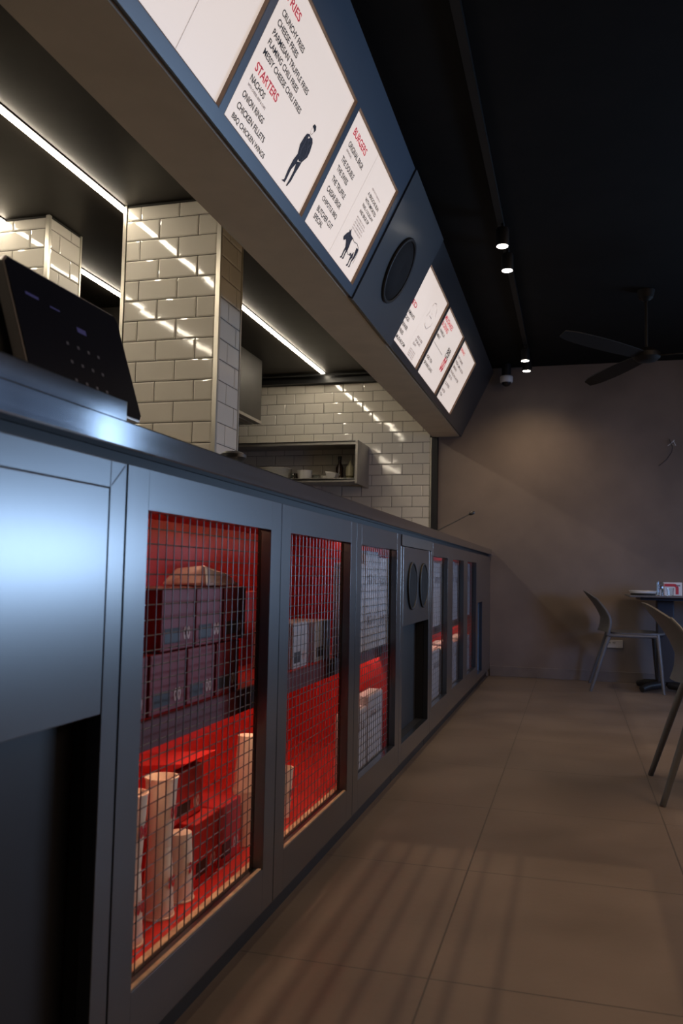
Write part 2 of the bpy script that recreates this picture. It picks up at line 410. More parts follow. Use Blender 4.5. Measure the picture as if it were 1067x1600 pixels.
stroke('man_drawing_face', [(2.609, .286), (2.606, .276), (2.611, .267), (2.622, .265), (2.629, .277)], .0016, 'inkgrey', b1)
stroke('man_drawing_folds', [(2.60, .250), (2.607, .225), (2.603, .20), (2.612, .18)], .0022, 'inkgrey', b1, -.0126)
stroke('man_drawing_folds', [(2.648, .25), (2.64, .225), (2.652, .20), (2.640, .18)], .0022, 'inkgrey', b1, -.0126)

b2 = board(3, 'backlit menu board headed BURGERS with a drawing of a cow')
txt('BURGERS', 2.902, 3.080, .440, .025, 'inkredlit', b2, 'heading')
txt('ORIGINAL BRGR', 2.908, 3.111, .392, .019, 'ink', b2)
txt('(SINGLE)', 2.912, 2.978, .367, .009, 'inkgrey', b2)
for body, y1, s in (('THE DOUBLE', 3.076, .332), ('THE SWISS', 3.047, .294), ('THE TRUFFLE', 3.083, .251), ('CAESAR BRGR', 3.087, .210),
                    ('CHIPOTLE BBQ', 3.096, .168), ('BUTCHER CUT', 3.101, .127), ('SPECIAL', 3.014, .097)):
    txt(body, 2.908, y1, s, .019, 'ink', b2)
stroke('divider_line', [(3.189, .495), (3.176, .047)], .0016, 'inkfaint', b2)
txt('BEEF PATTY SERVED IN', 3.286, 3.420, .391, .007, 'inkfaint', b2)
for body, y1, s in (('A BRIOCHE BUN', 3.447, .363), ('WITH IMPORTED', 3.446, .336), ('FRIES, COLESLAW', 3.443, .309), ('AND BRGR DIP', 3.415, .284)):
    txt(body, 3.269, y1, s, .014, 'ink', b2)
for k in range(5): txt('ADD CHEESE OR BACON', 3.272, 3.40+.01*(k % 2), .258-.012*k, .006, 'inkfaint', b2)
shape('cow_drawing', [
    [(3.236, .150), (3.243, .142), (3.256, .140), (3.268, .150), (3.280, .146), (3.300, .128), (3.318, .120), (3.335, .122), (3.338, .140), (3.330, .165), (3.335, .182),
     (3.300, .184), (3.286, .192), (3.280, .204), (3.274, .192), (3.262, .194), (3.268, .184), (3.252, .172)],
    [(3.300, .135), (3.318, .132), (3.314, .108), (3.316, .084), (3.300, .078), (3.296, .082), (3.304, .090), (3.300, .108)],
    [(3.322, .132), (3.340, .132), (3.334, .110), (3.338, .088), (3.324, .082), (3.320, .086), (3.326, .094), (3.322, .110)],
    [(3.392, .128), (3.410, .150), (3.420, .128), (3.408, .108), (3.412, .084), (3.396, .078), (3.392, .082), (3.401, .092), (3.396, .108)],
    [(3.412, .170), (3.440, .176), (3.446, .160), (3.444, .132), (3.432, .110), (3.438, .088), (3.424, .082), (3.420, .086), (3.427, .094), (3.420, .112), (3.424, .136)],
    [(3.372, .132), (3.392, .134), (3.388, .120), (3.376, .122)]], 'jacketink', b2)
stroke('cow_drawing_outline', [(3.330, .182), (3.362, .177), (3.400, .184), (3.436, .177), (3.449, .165), (3.454, .130), (3.452, .110)], .0030, 'jacketink', b2)
stroke('cow_drawing_outline', [(3.334, .124), (3.362, .118), (3.394, .128)], .0030, 'jacketink', b2)

b3 = board(4, 'backlit menu board beside the round overhead speaker, with a faint line drawing')
txt('ED', 4.463, 4.573, .287, .024, 'inkredlit', b3, 'heading')
for body, y0, y1, s in (('AMANTS', 4.468, 4.631, .232), ('DGS', 4.463, 4.557, .196), ('RINNER', 4.467, 4.602, .156), ('FRIES', 4.475, 4.567, .118), ('MUSHROOM', 4.472, 4.701, .078)):
    txt(body, y0, y1, s, .019, 'ink', b3)
stroke('divider_line', [(4.765, .495), (4.765, .05)], .0016, 'inkfaint', b3)
for body, y0, y1, s in (('ADD A SIDE', 4.846, 5.0, .190), ('OF SALAD', 4.836, 4.988, .166), ('SLAW', 4.828, 4.913, .141)):
    txt(body, y0, y1, s, .014, 'inkgrey', b3)
for k in range(4): txt('TOMATO RELISH', 4.810, 4.975, .105-.013*k, .007, 'inkfaint', b3)
for pts in ([(4.842, .386), (4.862, .411), (4.905, .421), (4.919, .407)], [(4.966, .407), (4.98, .389), (5.004, .368)], [(4.846, .359), (4.842, .336), (4.824, .314)],
            [(5.004, .328), (5.0, .304), (4.943, .266), (4.892, .269), (4.856, .283)], [(4.878, .335), (4.948, .336)], [(4.90, .36), (4.915, .352)]):
    stroke('line_drawing', pts, .004, 'inkfaint', b3)

def ring(yc, sc, ro, ri, n=-.0130, k=28, a0=0.0, a1=2*PI, sy=1.0):
    vs = []; fs = []
    for i in range(k+1):
        t = a0+(a1-a0)*i/k
        for r in (ro, ri): vs.append((yc+(sy if r == ro else sy*.85)*r*math.cos(t), sc+(r if r == ro else r*.95)*math.sin(t)))
    for i in range(k): fs.append((2*i, 2*i+2, 2*i+3, 2*i+1))
    return vs, fs
b4 = board(5, 'backlit menu board carrying the round red emblem, middle of the far three')
txt('MILKSHAKES', 5.222, 5.517, .443, .028, 'inkredlit', b4, 'heading')
txt('& DRINKS', 5.218, 5.446, .401, .028, 'inkredlit', b4, 'heading')
txt('VANILLA', 5.230, 5.413, .358, .019, 'ink', b4); txt('OREO'[::-1].replace('OERO', 'MINT'), 5.225, 5.334, .320, .019, 'ink', b4)
stroke('divider_line', [(5.234, .270), (5.577, .270)], .003, 'inkgrey', b4)
txt('ICED TEA', 5.235, 5.421, .172, .019, 'ink', b4); txt('SPARKLING', 5.235, 5.526, .131, .019, 'ink', b4)
em = MB()
for yc, a0, a1 in ((5.697, 0, 0), (5.752, 0, 0)):
    vs, fs = ring(yc, .238, .050, .023, a0=0, a1=2*PI, sy=.52)
    em.add([bp(y, s, -.0130) for y, s in vs], fs)
build('emblem', em, 'inkredlit', b4)
txt('BR', 5.650, 5.775, .334, .032, 'ink', b4, 'emblem_lettering', .02); txt('GR', 5.650, 5.775, .300, .032, 'ink', b4, 'emblem_lettering', .02)

b5 = board(6, 'backlit menu board farthest from the camera, next to the blank end of the beam')
txt('DRINKS', 5.991, 6.178, .442, .020, 'inkredlit', b5, 'heading')
for body, y1, s in (('SOFT DRINKS', 6.257, .385), ('FRESH LIME & SODA', 6.402, .347), ('LEMONADE', 6.172, .309), ('SPARKLING WATER', 6.396, .268), ('ICED TEA', 6.166, .234),
                    ('COFFEE', 6.206, .178), ('WATER', 6.153, .124), ('TEA', 6.119, .090)):
    txt(body, 6.010, y1, s, .018, 'inkgrey', b5)

# round speaker in the slanted panel
def disc_frame(yc, sc): 
    mt4 = Matrix((UY, SU, NN)).transposed().to_4x4(); return mt4, bp(yc, sc, .008)
m4, c4 = disc_frame(3.965, .285)
sp_ = thing('overhead_speaker', c4, 'large round black speaker grille set in the slanted panel between menu boards', 'speaker')
g = MB().lathe([(.001, .012), (.05, .020), (.10, .020), (.135, .012), (.150, .004)], c4, 48, m4)
build('grille', g, 'grille', sp_, smooth=True)
g = MB(); g.tube([c4+m4.to_3x3() @ Vector((.158*math.cos(t*PI/24), .158*math.sin(t*PI/24), .006)) for t in range(49)], .009, 8, False)
build('rim', g, 'dark', sp_, smooth=True)

# ------------------------------------------------------------------ counter
TOP = 1.055
wt = thing('worktop', (-.3, 3.5, TOP), 'long brushed steel worktop running the length of the counter', 'worktop')
build('slab', MB().box(-.62, .014, -1.0, D-.003, TOP, 1.100), 'steel', wt, bevel=.003)
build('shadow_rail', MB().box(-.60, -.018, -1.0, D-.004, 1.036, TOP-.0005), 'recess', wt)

def frame_mb(y0, y1, z0, z1, opens, x0=-.025, x1=0.0):
    """panel with rectangular openings side by side"""
    mb = MB(); opens = sorted(opens); y = y0
    for a, b, c, d in opens:
        mb.box(x0, x1, y, a, z0, z1); mb.box(x0, x1, a, b, z0, c); mb.box(x0, x1, a, b, d, z1); y = b
    mb.box(x0, x1, y, y1, z0, z1); return mb
def wire_mb(a, b, c, d, x=-.030, p=.0320, pz=.0280):
    mb = MB(); n = int(round((b-a)/p)); q = (b-a)/n
    for i in range(1, n): mb.tube([(x, a+i*q, c), (x, a+i*q, d)], .00128, 5)
    n = int(round((d-c)/pz)); q = (d-c)/n
    for i in range(1, n): mb.tube([(x-.0022, a, c+i*q), (x-.0022, b, c+i*q)], .00128, 5)
    return mb
PB, PT = .065, 1.034
def door(parent, y0, y1, opens, name='door'):
    fr = build(name, frame_mb(y0, y1, PB, PT, opens), 'paint', parent, bevel=.0005)
    for op in opens:
        build('wire_mesh', wire_mb(*op), 'wire', fr)
        a, b, c, d = op; e = MB(); x0, x1 = -.034, -.0262
        e.box(x0, x1, a-.006, a, c-.006, d+.006); e.box(x0, x1, b, b+.006, c-.006, d+.006)
        e.box(x0, x1, a, b, c-.006, c); e.box(x0, x1, a, b, d, d+.006)
        build('mesh_border', e, 'black', fr)
        if a < 2.7: build('cut_edge', MB().box(-.012, -.004, a+.001, b-.001, c+.0002, c+.002), 'cutwood', fr)
    return fr
def carcass(parent, y0, y1, xs=-.26, xb=-.50):
    build('back_panel', MB().box(xb-.018, xb, y0, y1, .10, 1.034), 'red', parent)
    build('side_panel', MB().box(xb, -.036, y0, y0+.018, .10, 1.034), 'red', parent)
    build('side_panel', MB().box(xb, -.036, y1-.018, y1, .10, 1.034), 'red', parent)
    build('bottom_panel', MB().box(xb, -.036, y0+.018, y1-.018, .12, .142), 'red', parent)
    build('top_panel', MB().box(xb, -.036, y0+.018, y1-.018, 1.012, 1.034), 'red', parent)
    build('shelf', MB().box(xb, -.0855, y0+.018, y1-.018, .553, .575), 'red', parent)
    build('shelf_lip', MB().box(-.085, -.075, y0+.018, y1-.018, .520, .575), 'lip', parent)
    build('light_strip', MB().box(-.098, -.088, y0+.03, y1-.03, .546, .552), 'ledcab', parent)
    build('light_strip', MB().box(xs, xs+.008, y0+.03, y1-.03, 1.005, 1.011), 'ledtop', parent)
    if y0 < 2: build('sill', MB().box(-.052, -.038, y0+.018, 2.75, .1425, .162), 'cutwood', parent)
    build('toe_kick', MB().box(-.06, -.03, y0, y1, 0, .115), 'black', parent)

# near end unit, no mesh: framed panel over a dark niche
t = thing('counter_end_unit', (-.2, .5, 0), 'blue-grey framed counter unit nearest the camera, over a dark open niche', 'counter unit')
e = MB(); e.box(-.025, 0, 1.168, 1.2165, PB, PT); e.box(-.025, 0, -.9, 1.168, .990, PT)
build('frame', e, 'paint', t, bevel=.0012)
build('panel', MB().box(-.025, -.0012, -.9, 1.1671, .637, .9892), 'paint', t, bevel=.001)
build('mitre_joint', MB().hexa([(-.001, 1.172, .9935), (.0003, 1.172, .9935), (.0003, 1.2125, 1.0295), (-.001, 1.2125, 1.0295),
                                (-.001, 1.171, .995), (.0003, 1.171, .995), (.0003, 1.211, 1.031), (-.001, 1.211, 1.031)]), 'recess', t)
build('niche_back', MB().box(-.30, -.050, -.9, 1.1675, .0, .636), 'niche', t)
build('niche_side', MB().box(-.050, -.0255, 1.170, 1.2165, 0, PT), 'niche', t)
build('carcass', MB().box(-.50, -.06, -.9, 1.212, .637, PT), 'dark', t)

# three meshed doors
t = thing('meshed_cabinet', (-.2, 2.35, 0), 'red-lined cabinet run with three wire-mesh doors, nearest the camera', 'cabinet')
carcass(t, 1.221, 3.488)
door(t, 1.2215, 1.9745, [(1.293, 1.903, .164, .964)])
door(t, 1.9785, 2.7315, [(2.050, 2.660, .164, .964)])
door(t, 2.7355, 3.4885, [(2.803, 3.411, .164, .964)])

# speaker unit
t = thing('speaker_unit', (-.2, 3.88, 0), 'blue-grey counter unit with two round speakers above a dark niche', 'counter unit')
build('front_panel', frame_mb(3.4925, 4.2745, PB, .985, [(3.546, 4.215, .145, .641)]), 'paint', t, bevel=.0012)
build('header_strip', MB().box(-.02, .004, 3.4925, 4.2745, .987, 1.034), 'header', t)
build('niche_back', MB().box(-.075, -.065, 3.50, 4.27, .10, .70), 'niche', t)
build('niche_lining', MB().box(-.064, -.0255, 4.2155, 4.2275, .14, .65), 'niche', t)
build('niche_floor', MB().box(-.064, -.0255, 3.535, 4.2155, .125, .1445), 'niche', t)
build('toe_kick', MB().box(-.06, -.03, 3.4925, 4.2745, 0, .115), 'black', t)
build('carcass', MB().box(-.50, -.08, 3.4925, 4.2745, .12, 1.03), 'dark', t)
mx = Matrix(((0, 0, 1), (1, 0, 0), (0, 1, 0))).to_4x4()
for yc, wh in ((3.745, 'nearer'), (4.038, 'farther')):
    s_ = thing('counter_speaker', (0, yc, .813), 'round black speaker on the counter front, the %s of the side-by-side pair' % wh, 'speaker', 'round speakers on the counter front')
    build('grille', MB().lathe([(.001, .004), (.05, .008), (.085, .008), (.098, .003)], (0, yc, .813), 40, mx), 'grille', s_, smooth=True)
    g = MB(); g.tube([(.004, yc+.103*math.cos(k*PI/20), .813+.103*math.sin(k*PI/20)) for k in range(41)], .0055, 8, False)
    build('rim', g, 'dark', s_, smooth=True)

# far triple-window unit
t = thing('meshed_cabinet', (-.2, 5.35, 0), 'red-lined cabinet with three narrow wire-mesh windows in one frame, beyond the paired speakers', 'cabinet')
carcass(t, 4.279, 6.418)
door(t, 4.2790, 6.4180, [(4.330, 4.870, .184, .964), (5.085, 5.610, .184, .964), (5.815, 6.365, .184, .964)], 'window_frame')
# last unit against the wall
t = thing('counter_end_unit', (-.2, 6.9, 0), 'blue-grey counter unit against the back wall with a tall narrow niche', 'counter unit')
build('front_panel', frame_mb(6.4215, D-.003, PB, PT, [(6.480, 6.80, .115, .660)]), 'paint', t, bevel=.0012)
build('niche_back', MB().box(-.048, -.040, 6.43, 6.83, .07, .70), 'niche_blue', t)
build('niche_lining', MB().box(-.0395, -.0255, 6.801, 6.815, .07, .67), 'niche_blue', t)
build('toe_kick', MB().box(-.06, -.03, 6.4215, D-.003, 0, .115), 'black', t)
build('carcass', MB().box(-.50, -.08, 6.4215, D-.003, .12, 1.03), 'dark', t)

# ------------------------------------------------------------------ things inside the cabinets
def logo_mb(y, z, x, r):
    mb = MB()
    for dy in (-.74*r, .74*r):
        vs, fs = ring(y+dy, z, r*1.25, r*.5, k=20, sy=.55); mb.add([(x, a, b) for a, b in vs], fs)
    return mb
def cup(loc, label, inverted=False, r0=.026, r1=.034, h=.142, grp='paper cups in the cabinet'):
    t = thing('paper_cup', loc, label, 'cup', grp)
    pr = [(r0, 0), (r1, h-.004), (r1+.002, h-.003), (r1+.002, h), (r1-.001, h), (r0-.001, .006)]
    if inverted: pr = [(r, h-z) for r, z in pr]
    build('cup_wall', MB().lathe(pr, (0, 0, 0), 28), 'cup', t, smooth=True, local=True)
    lg = logo_mb(0, h*.5, (r0+r1)/2+.0012, .010); 
    build('printed_emblem', lg, 'redbox', t, local=True)
    return t
FL = .1425
cupd = [((-.135, 1.640), 1, 'upright white paper cup stacked mouth up on another, second column from the left'),
        ((-.130, 1.500), 1, 'upright white paper cup stacked mouth up on another, leftmost column behind the first mesh'),
        ((-.135, 2.125), 2, 'white paper cup upside down on another, beside the red boxes')]
for (x, y), k, lb in cupd:
    cup((x, y, FL), 'white paper cup standing on the cabinet floor as the base of the %s column' % ('far right' if k == 2 else ('second' if y > 1.5 else 'leftmost')), k == 1)
    cup((x, y, FL+.1425), lb, k == 2)
cup((-.135, 1.735, FL), 'single white paper cup upside down right of the taller white columns', True)
cup((-.098, 1.350, FL), 'white paper cup half hidden behind the left frame of the first mesh', True)
cup((-.13, 2.395, FL), 'white paper cup alone on the floor of the second meshed door', False)

def takeout(name, x0, x1, y0, y1, z0, z1, mt, label, cat='box', grp=None, band='label', emb=True, lid=False, tilt=0):
    t = thing(name, ((x0+x1)/2, (y0+y1)/2, z0), label, cat, grp)
    build('body', MB().box(x0, x1, y0, y1, z0, z1), mt, t, bevel=.003)
    h = z1-z0; w_ = y1-y0
    if band: build('printed_band', MB().box(x1, x1+.0006, y0+.10*w_, y0+.56*w_, z0+.12*h, z0+.36*h), band, t)
    if emb: build('printed_emblem', logo_mb(y0+.76*w_, z0+.26*h, x1+.0010, .011), 'logo', t)
    if lid:
        build('lid', MB().hexa([(x0, y0, z1+.001), (x1-.02, y0, z1+.001), (x1-.02, y1, z1+.001), (x0, y1, z1+.001),
                                (x0-.02, y0, z1+.006), (x1+.03, y0-.004, z1+.030), (x1+.03, y1+.004, z1+.030), (x0-.02, y1, z1+.006)]), 'redbox', t)
    return t
gr = 'red takeaway boxes in the lower cabinet'
takeout('takeaway_box', -.26, -.125, 1.79, 1.925, FL, .285, 'redbox', 'red takeaway box on the cabinet floor, left of two under the open one', grp=gr)
takeout('takeaway_box', -.26, -.125, 1.935, 2.065, FL, .285, 'redbox', 'red takeaway box on the cabinet floor, right of two beside the white column', grp=gr)
takeout('takeaway_box', -.31, -.16, 1.75, 1.905, .287, .400, 'redbox', 'red takeaway box with a raised lid stacked on the lower boxes', grp=gr, lid=True)
gr = 'maroon printed boxes on the upper shelf'
k = 0
for (a, b) in ((1.33, 1.475), (1.485, 1.64), (1.65, 1.79), (1.80, 1.935)):
    takeout('printed_box', -.24, -.088, a, b, .5755, .695, 'kraft', ('maroon printed box in the lower row on the upper shelf, %s from the left' % ('first', 'second', 'third', 'fourth')[k]), grp=gr); k += 1
k = 0
for (a, b) in ((1.52, 1.67), (1.68, 1.82), (1.83, 1.965)):
    takeout('printed_box', -.24, -.086, a, b, .6975, .825, 'kraft', ('maroon printed box in the top row on the upper shelf, %s from the left' % ('first', 'second', 'third')[k]), grp=gr); k += 1
pl = MB()
pl.hexa([(-.22, 1.76, .827), (-.10, 1.76, .827), (-.10, 1.965, .827), (-.22, 1.965, .827), (-.20, 1.80, .868), (-.115, 1.78, .876), (-.13, 1.94, .858), (-.19, 1.94, .855)])
setp(build('plastic_pouch', pl, 'film', bevel=.008), 'crumpled clear plastic pouch lying on top of the maroon boxes', 'pouch')
gr = 'white cartons behind the second mesh'
for a, b, z1, lb in ((2.365, 2.505, .712, 'left'), (2.585, 2.765, .705, 'right')):
    takeout('white_carton', -.22, -.095, a, b, .5755, z1, 'paper', 'white carton on the upper shelf behind the second mesh door, %s one of two' % lb, 'carton', gr)
takeout('red_folded_carton', -.42, -.27, 2.40, 2.62, .5755, .80, 'redbox', 'bright red carton standing behind the left white carton', 'carton', band=None, emb=False)
def pack(x0, x1, y0, y1, z0, z1, label, word, grp, lines=2, emb=False):
    t = thing('paper_pack', ((x0+x1)/2, (y0+y1)/2, z0), label, 'pack', grp)
    build('wrapper', MB().box(x0, x1, y0, y1, z0, z1), 'paper', t, bevel=.006)
    w_ = y1-y0; h = z1-z0
    for i in range(lines):
        txt(word, y0+.14*w_, y0+.84*w_, z0+h*(.72-.42*i), .085*h, 'inkgrey', t, 'print', .01, org=lambda a, b: Vector((x1+.0007, a, b)))
    if emb: build('printed_emblem', logo_mb(y0+.3*w_, z0+.22*h, x1+.001, .022), 'inkred', t)
    return t
up = 'white paper packs behind the third mesh'
for i, (a, b, z1) in enumerate(((2.80, 3.02, .90), (3.03, 3.24, .95), (3.25, 3.455, .93))):
    pack(-.10, -.040, a, b, .5755, z1, 'tall white paper pack on the shelf behind the third mesh door, %s of three' % ('left', 'middle', 'right')[i], 'BRGR CO', up, 2, i == 0)
for i, (a, b, z1) in enumerate(((2.86, 3.10, .37), (3.12, 3.36, .40))):
    pack(-.10, -.042, a, b, FL, z1, 'white paper pack low behind the third mesh door, %s of two' % ('left', 'right')[i], 'BRGR CO', 'white paper packs low behind the third mesh', 1)
yy = 4.34
for i in range(7):
    w_ = .27; nm = ('first', 'second', 'third', 'fourth', 'fifth', 'sixth', 'last')[i]
    pack(-.16, -.042, yy, yy+w_, .5755, .955-.02*(i % 3), 'white paper pack on the upper shelf of the far cabinet, %s counting from the speakers' % nm, 'NAPKINS', 'white packs on the far upper shelf', 1)
    pack(-.16, -.044, yy, yy+w_, FL, .430+.012*(i % 2), 'white paper pack on the floor of the far cabinet, %s counting from the speakers' % nm, 'NAPKINS', 'white packs on the far cabinet floor', 1)
    yy += .285

# ------------------------------------------------------------------ on the worktop
setp(build('steel_riser', MB().box(-.36, -.002, .30, 1.214, 1.1002, 1.138), 'steel', bevel=.002), 'low brushed steel box riser on the worktop under the tilted screen', 'riser')
# point of sale screen, leaning back
t = thing('point_of_sale_screen', (-.17, 1.26, 1.139), 'black tilted point of sale touchscreen on the steel riser', 'screen')
A = Vector((-.092, 0, 1.142)); B = Vector((-.160, 0, 1.356)); su = (B-A).normalized(); L_ = (B-A).length; sn = UY.cross(su)
def sp(y, s, n=0): return A+UY*y+su*s+sn*n
def rect_chamfer(y0, y1, s0, s1, c, n0, n1):
    o = [(y0+c, s0), (y1-c, s0), (y1, s0+c), (y1, s1-c), (y1-c, s1), (y0+c, s1), (y0, s1-c), (y0, s0+c)]
    mb = MB(); mb.add([sp(y, s, n0) for y, s in o]+[sp(y, s, n1) for y, s in o],
                      [tuple(range(7, -1, -1)), tuple(range(8, 16))]+[(i, (i+1) % 8, 8+(i+1) % 8, 8+i) for i in range(8)])
    return mb
build('housing', rect_chamfer(1.086, 1.430, 0, L_, .012, -.022, -.001), 'bezel', t, bevel=.002)
build('glass', rect_chamfer(1.090, 1.426, .004, L_-.004, .010, -.001, .0006), 'screen', t)
mk = MB(); mb2 = MB()
def dot(mb, y, s, w_, h): mb.add([sp(y, s, .0010), sp(y+w_, s, .0010), sp(y+w_, s+h, .0010), sp(y, s+h, .0010)], [(0, 1, 2, 3)])

for i in range(4):
    for j in range(3): dot(mb2, 1.215+.032*i, .035+.034*j, .007, .006)
for a in ((1.125, .165, .035, .005), (1.262, .140, .028, .010), (1.19, .163, .028, .003)):
    mk = MB(); dot(mk, *a); build('screen_mark', mk, 'uiblue', t)
build('screen_keypad', mb2, 'uigrey', t)
build('stand', MB().hexa([(-.27, 1.07, 1.1382), (-.13, 1.07, 1.1382), (-.13, 1.20, 1.1382), (-.27, 1.20, 1.1382),
                          (-.235, 1.085, 1.30), (-.172, 1.085, 1.30), (-.172, 1.19, 1.30), (-.235, 1.19, 1.30)]), 'black', t, bevel=.006)
# small scanner and cable
t = thing('barcode_scanner', (-.12, 1.99, 1.1), 'small black rounded scanner head on a short pale stem, on the worktop before the pillar', 'scanner')
build('stem', MB().tube([(-.12, 1.99, 1.1002), (-.12, 1.99, 1.142)], .004, 10), 'plastic_white', t, smooth=True)
build('head', MB().lathe([(.002, 0), (.024, .002), (.034, .012), (.033, .020), (.022, .027), (.002, .029)], (-.14, 1.985, 1.142), 24, Matrix.Diagonal((1, 1.1, 1, 1))), 'black', t, smooth=True)
setp(build('steel_cable', MB().tube([(-.10, 1.60+.30*k/12, 1.104+.022*math.sin(PI*k/12)) for k in range(13)], .0035, 8), 'steel_dull', smooth=True),
     'thin pale cable arching over the worktop beside the black scanner', 'cable')
# gooseneck microphone near the far end
t = thing('gooseneck_microphone', (-.05, 4.72, 1.1), 'thin black gooseneck microphone rising from the far worktop', 'microphone')
build('base', MB().lathe([(.03, 0), (.03, .008), (.012, .014), (.002, .015)], (-.05, 4.72, 1.1002), 20), 'black', t, smooth=True)
build('neck', MB().tube([(-.05, 4.72, 1.112), (.04, 4.785, 1.167), (.128, 4.85, 1.222)], .0032, 8), 'black', t, smooth=True)
build('capsule', MB().tube([(.122, 4.845, 1.219), (.130, 4.852, 1.223), (.145, 4.862, 1.231), (.152, 4.868, 1.235)], [.005, .011, .011, .004], 12), 'black', t, smooth=True)

# ------------------------------------------------------------------ kitchen
def led(name, x, y0, y1, label):
    t = thing(name, (x, (y0+y1)/2, KH), label, 'light', 'kitchen ceiling light lines')
    build('channel', MB().box(x-.02, x+.02, y0, y1, KH-.006, KH-.0005), 'black', t)
    build('diffuser', MB().box(x-.014, x+.014, y0+.005, y1-.005, KH-.014, KH-.006), 'led', t)
led('linear_light', -1.528, .2, 7.33, 'long warm white light line on the kitchen ceiling that runs past the near pillar')
led('linear_light', -2.245, .2, 4.95, 'warm white light line on the kitchen ceiling glimpsed between the two pillars')
t = thing('extractor_hood', (-2.5, 6.0, 2.16), 'dark steel extractor hood hanging from the kitchen ceiling behind the near pillar', 'hood')
build('canopy', MB().box(-3.2, -1.93, 5.15, 6.78, 2.18, KH-.001), 'hood', t, bevel=.004)
build('rim', MB().box(-3.2, -1.925, 5.14, 6.785, 2.155, 2.18), 'steel_dull', t)
fl = MB()
for i in range(12): fl.box(-1.98-.09*i-.07, -1.98-.09*i, 5.2, 6.74, 2.145, 2.154)
build('filter', fl, 'steel_dull', t)
t = thing('steel_shelf', (-1.7, 7.2, 1.69), 'open two-tier steel shelf box fixed to the tiled wall', 'shelf')
build('top_shelf', MB().box(-2.6, -1.118, 7.02, yk-.008, 2.018, 2.030).box(-2.6, -1.118, 7.02, 7.024, 1.998, 2.030), 'steel_dull', t)
build('bottom_shelf', MB().box(-2.6, -1.118, 7.02, yk-.008, 1.682, 1.694).box(-2.6, -1.118, 7.02, 7.024, 1.668, 1.702), 'steel_dull', t)
build('end_panel', MB().box(-1.117, -1.112, 7.02, yk-.008, 1.652, 2.036).box(-1.132, -1.112, 7.018, 7.022, 1.652, 2.036), 'steel_dull', t)
SZ = 1.6945
for i in range(9):
    p = build('white_plate', MB().lathe([(.075, 0), (.115, .004), (.155, .014), (.156, .017), (.110, .008), (.002, .006)], (0, 0, 0), 36), 'white', smooth=True)
    p.location = (-1.94, 7.20, SZ+.0125*i)
    setp(p, 'round white plate in the stack on the steel shelf, %s from the bottom' % ('first', 'second', 'third', 'fourth', 'fifth', 'sixth', 'seventh', 'eighth', 'ninth')[i], 'plate', 'stack of white plates')
setp(build('dark_bowl', MB().lathe([(.03, 0), (.05, .03), (.06, .085), (.057, .085), (.046, .03), (.002, .006)], (-1.75, 7.335, SZ), 28), 'bottle', smooth=True), 'dark bowl standing behind the right edge of the plate stack', 'bowl')
setp(build('glass_jar', MB().lathe([(.024, 0), (.026, .01), (.026, .06), (.020, .07), (.018, .07), (.023, .058), (.023, .01), (.002, .004)], (-1.742, 7.14, SZ), 24), 'glass', smooth=True), 'small clear glass jar between plate stack and white bowl', 'jar')
setp(build('white_bowl', MB().lathe([(.045, 0), (.062, .02), (.068, .085), (.070, .092), (.066, .092), (.058, .02), (.002, .008)], (-1.64, 7.16, SZ), 32), 'white', smooth=True), 'plain white ceramic bowl near the middle of the steel shelf', 'bowl')
setp(build('glass_tumbler', MB().lathe([(.024, 0), (.030, .06), (.028, .06), (.022, .006), (.002, .005)], (-1.545, 7.20, SZ), 24), 'glass', smooth=True), 'small glass tumbler right of the white bowl', 'glass')
setp(build('ramekin', MB().lathe([(.026, 0), (.033, .045), (.030, .045), (.024, .006), (.002, .005)], (-1.455, 7.17, SZ), 24), 'white', smooth=True), 'small white ramekin left of the square dish', 'ramekin')
setp(build('square_dish', MB().hexa([(-1.40, 7.10, SZ), (-1.35, 7.10, SZ), (-1.35, 7.18, SZ), (-1.40, 7.18, SZ), (-1.425, 7.07, SZ+.075), (-1.315, 7.07, SZ+.060), (-1.315, 7.20, SZ+.060), (-1.425, 7.20, SZ+.075)]), 'white', bevel=.004), 'white square sloped dish in front of the dark bottle', 'dish')
t = thing('sauce_bottle', (-1.345, 7.28, SZ), 'tall dark sauce bottle on the steel shelf', 'bottle')
build('body', MB().lathe([(.034, 0), (.036, .02), (.036, .13), (.016, .17), (.015, .205), (.002, .206)], (-1.345, 7.28, SZ), 24), 'bottle', t, smooth=True)
build('cap', MB().lathe([(.018, .2065), (.018, .235), (.002, .236)], (-1.345, 7.28, SZ), 20), 'black', t, smooth=True)
t = thing('squeeze_bottle', (-1.228, 7.20, SZ), 'pale squeeze bottle half full of olive sauce, next to the dark bottle', 'bottle')
build('body', MB().lathe([(.036, .045), (.036, .12), (.022, .14), (.020, .145), (.002, .146)], (-1.228, 7.20, SZ), 24), 'sauce', t, smooth=True)
build('sauce', MB().lathe([(.036, 0), (.0362, .044), (.002, .0445)], (-1.228, 7.20, SZ), 24), 'olive', t, smooth=True)
build('nozzle', MB().lathe([(.020, .1465), (.012, .155), (.005, .180), (.002, .181)], (-1.228, 7.20, SZ), 20), 'sauce', t, smooth=True)

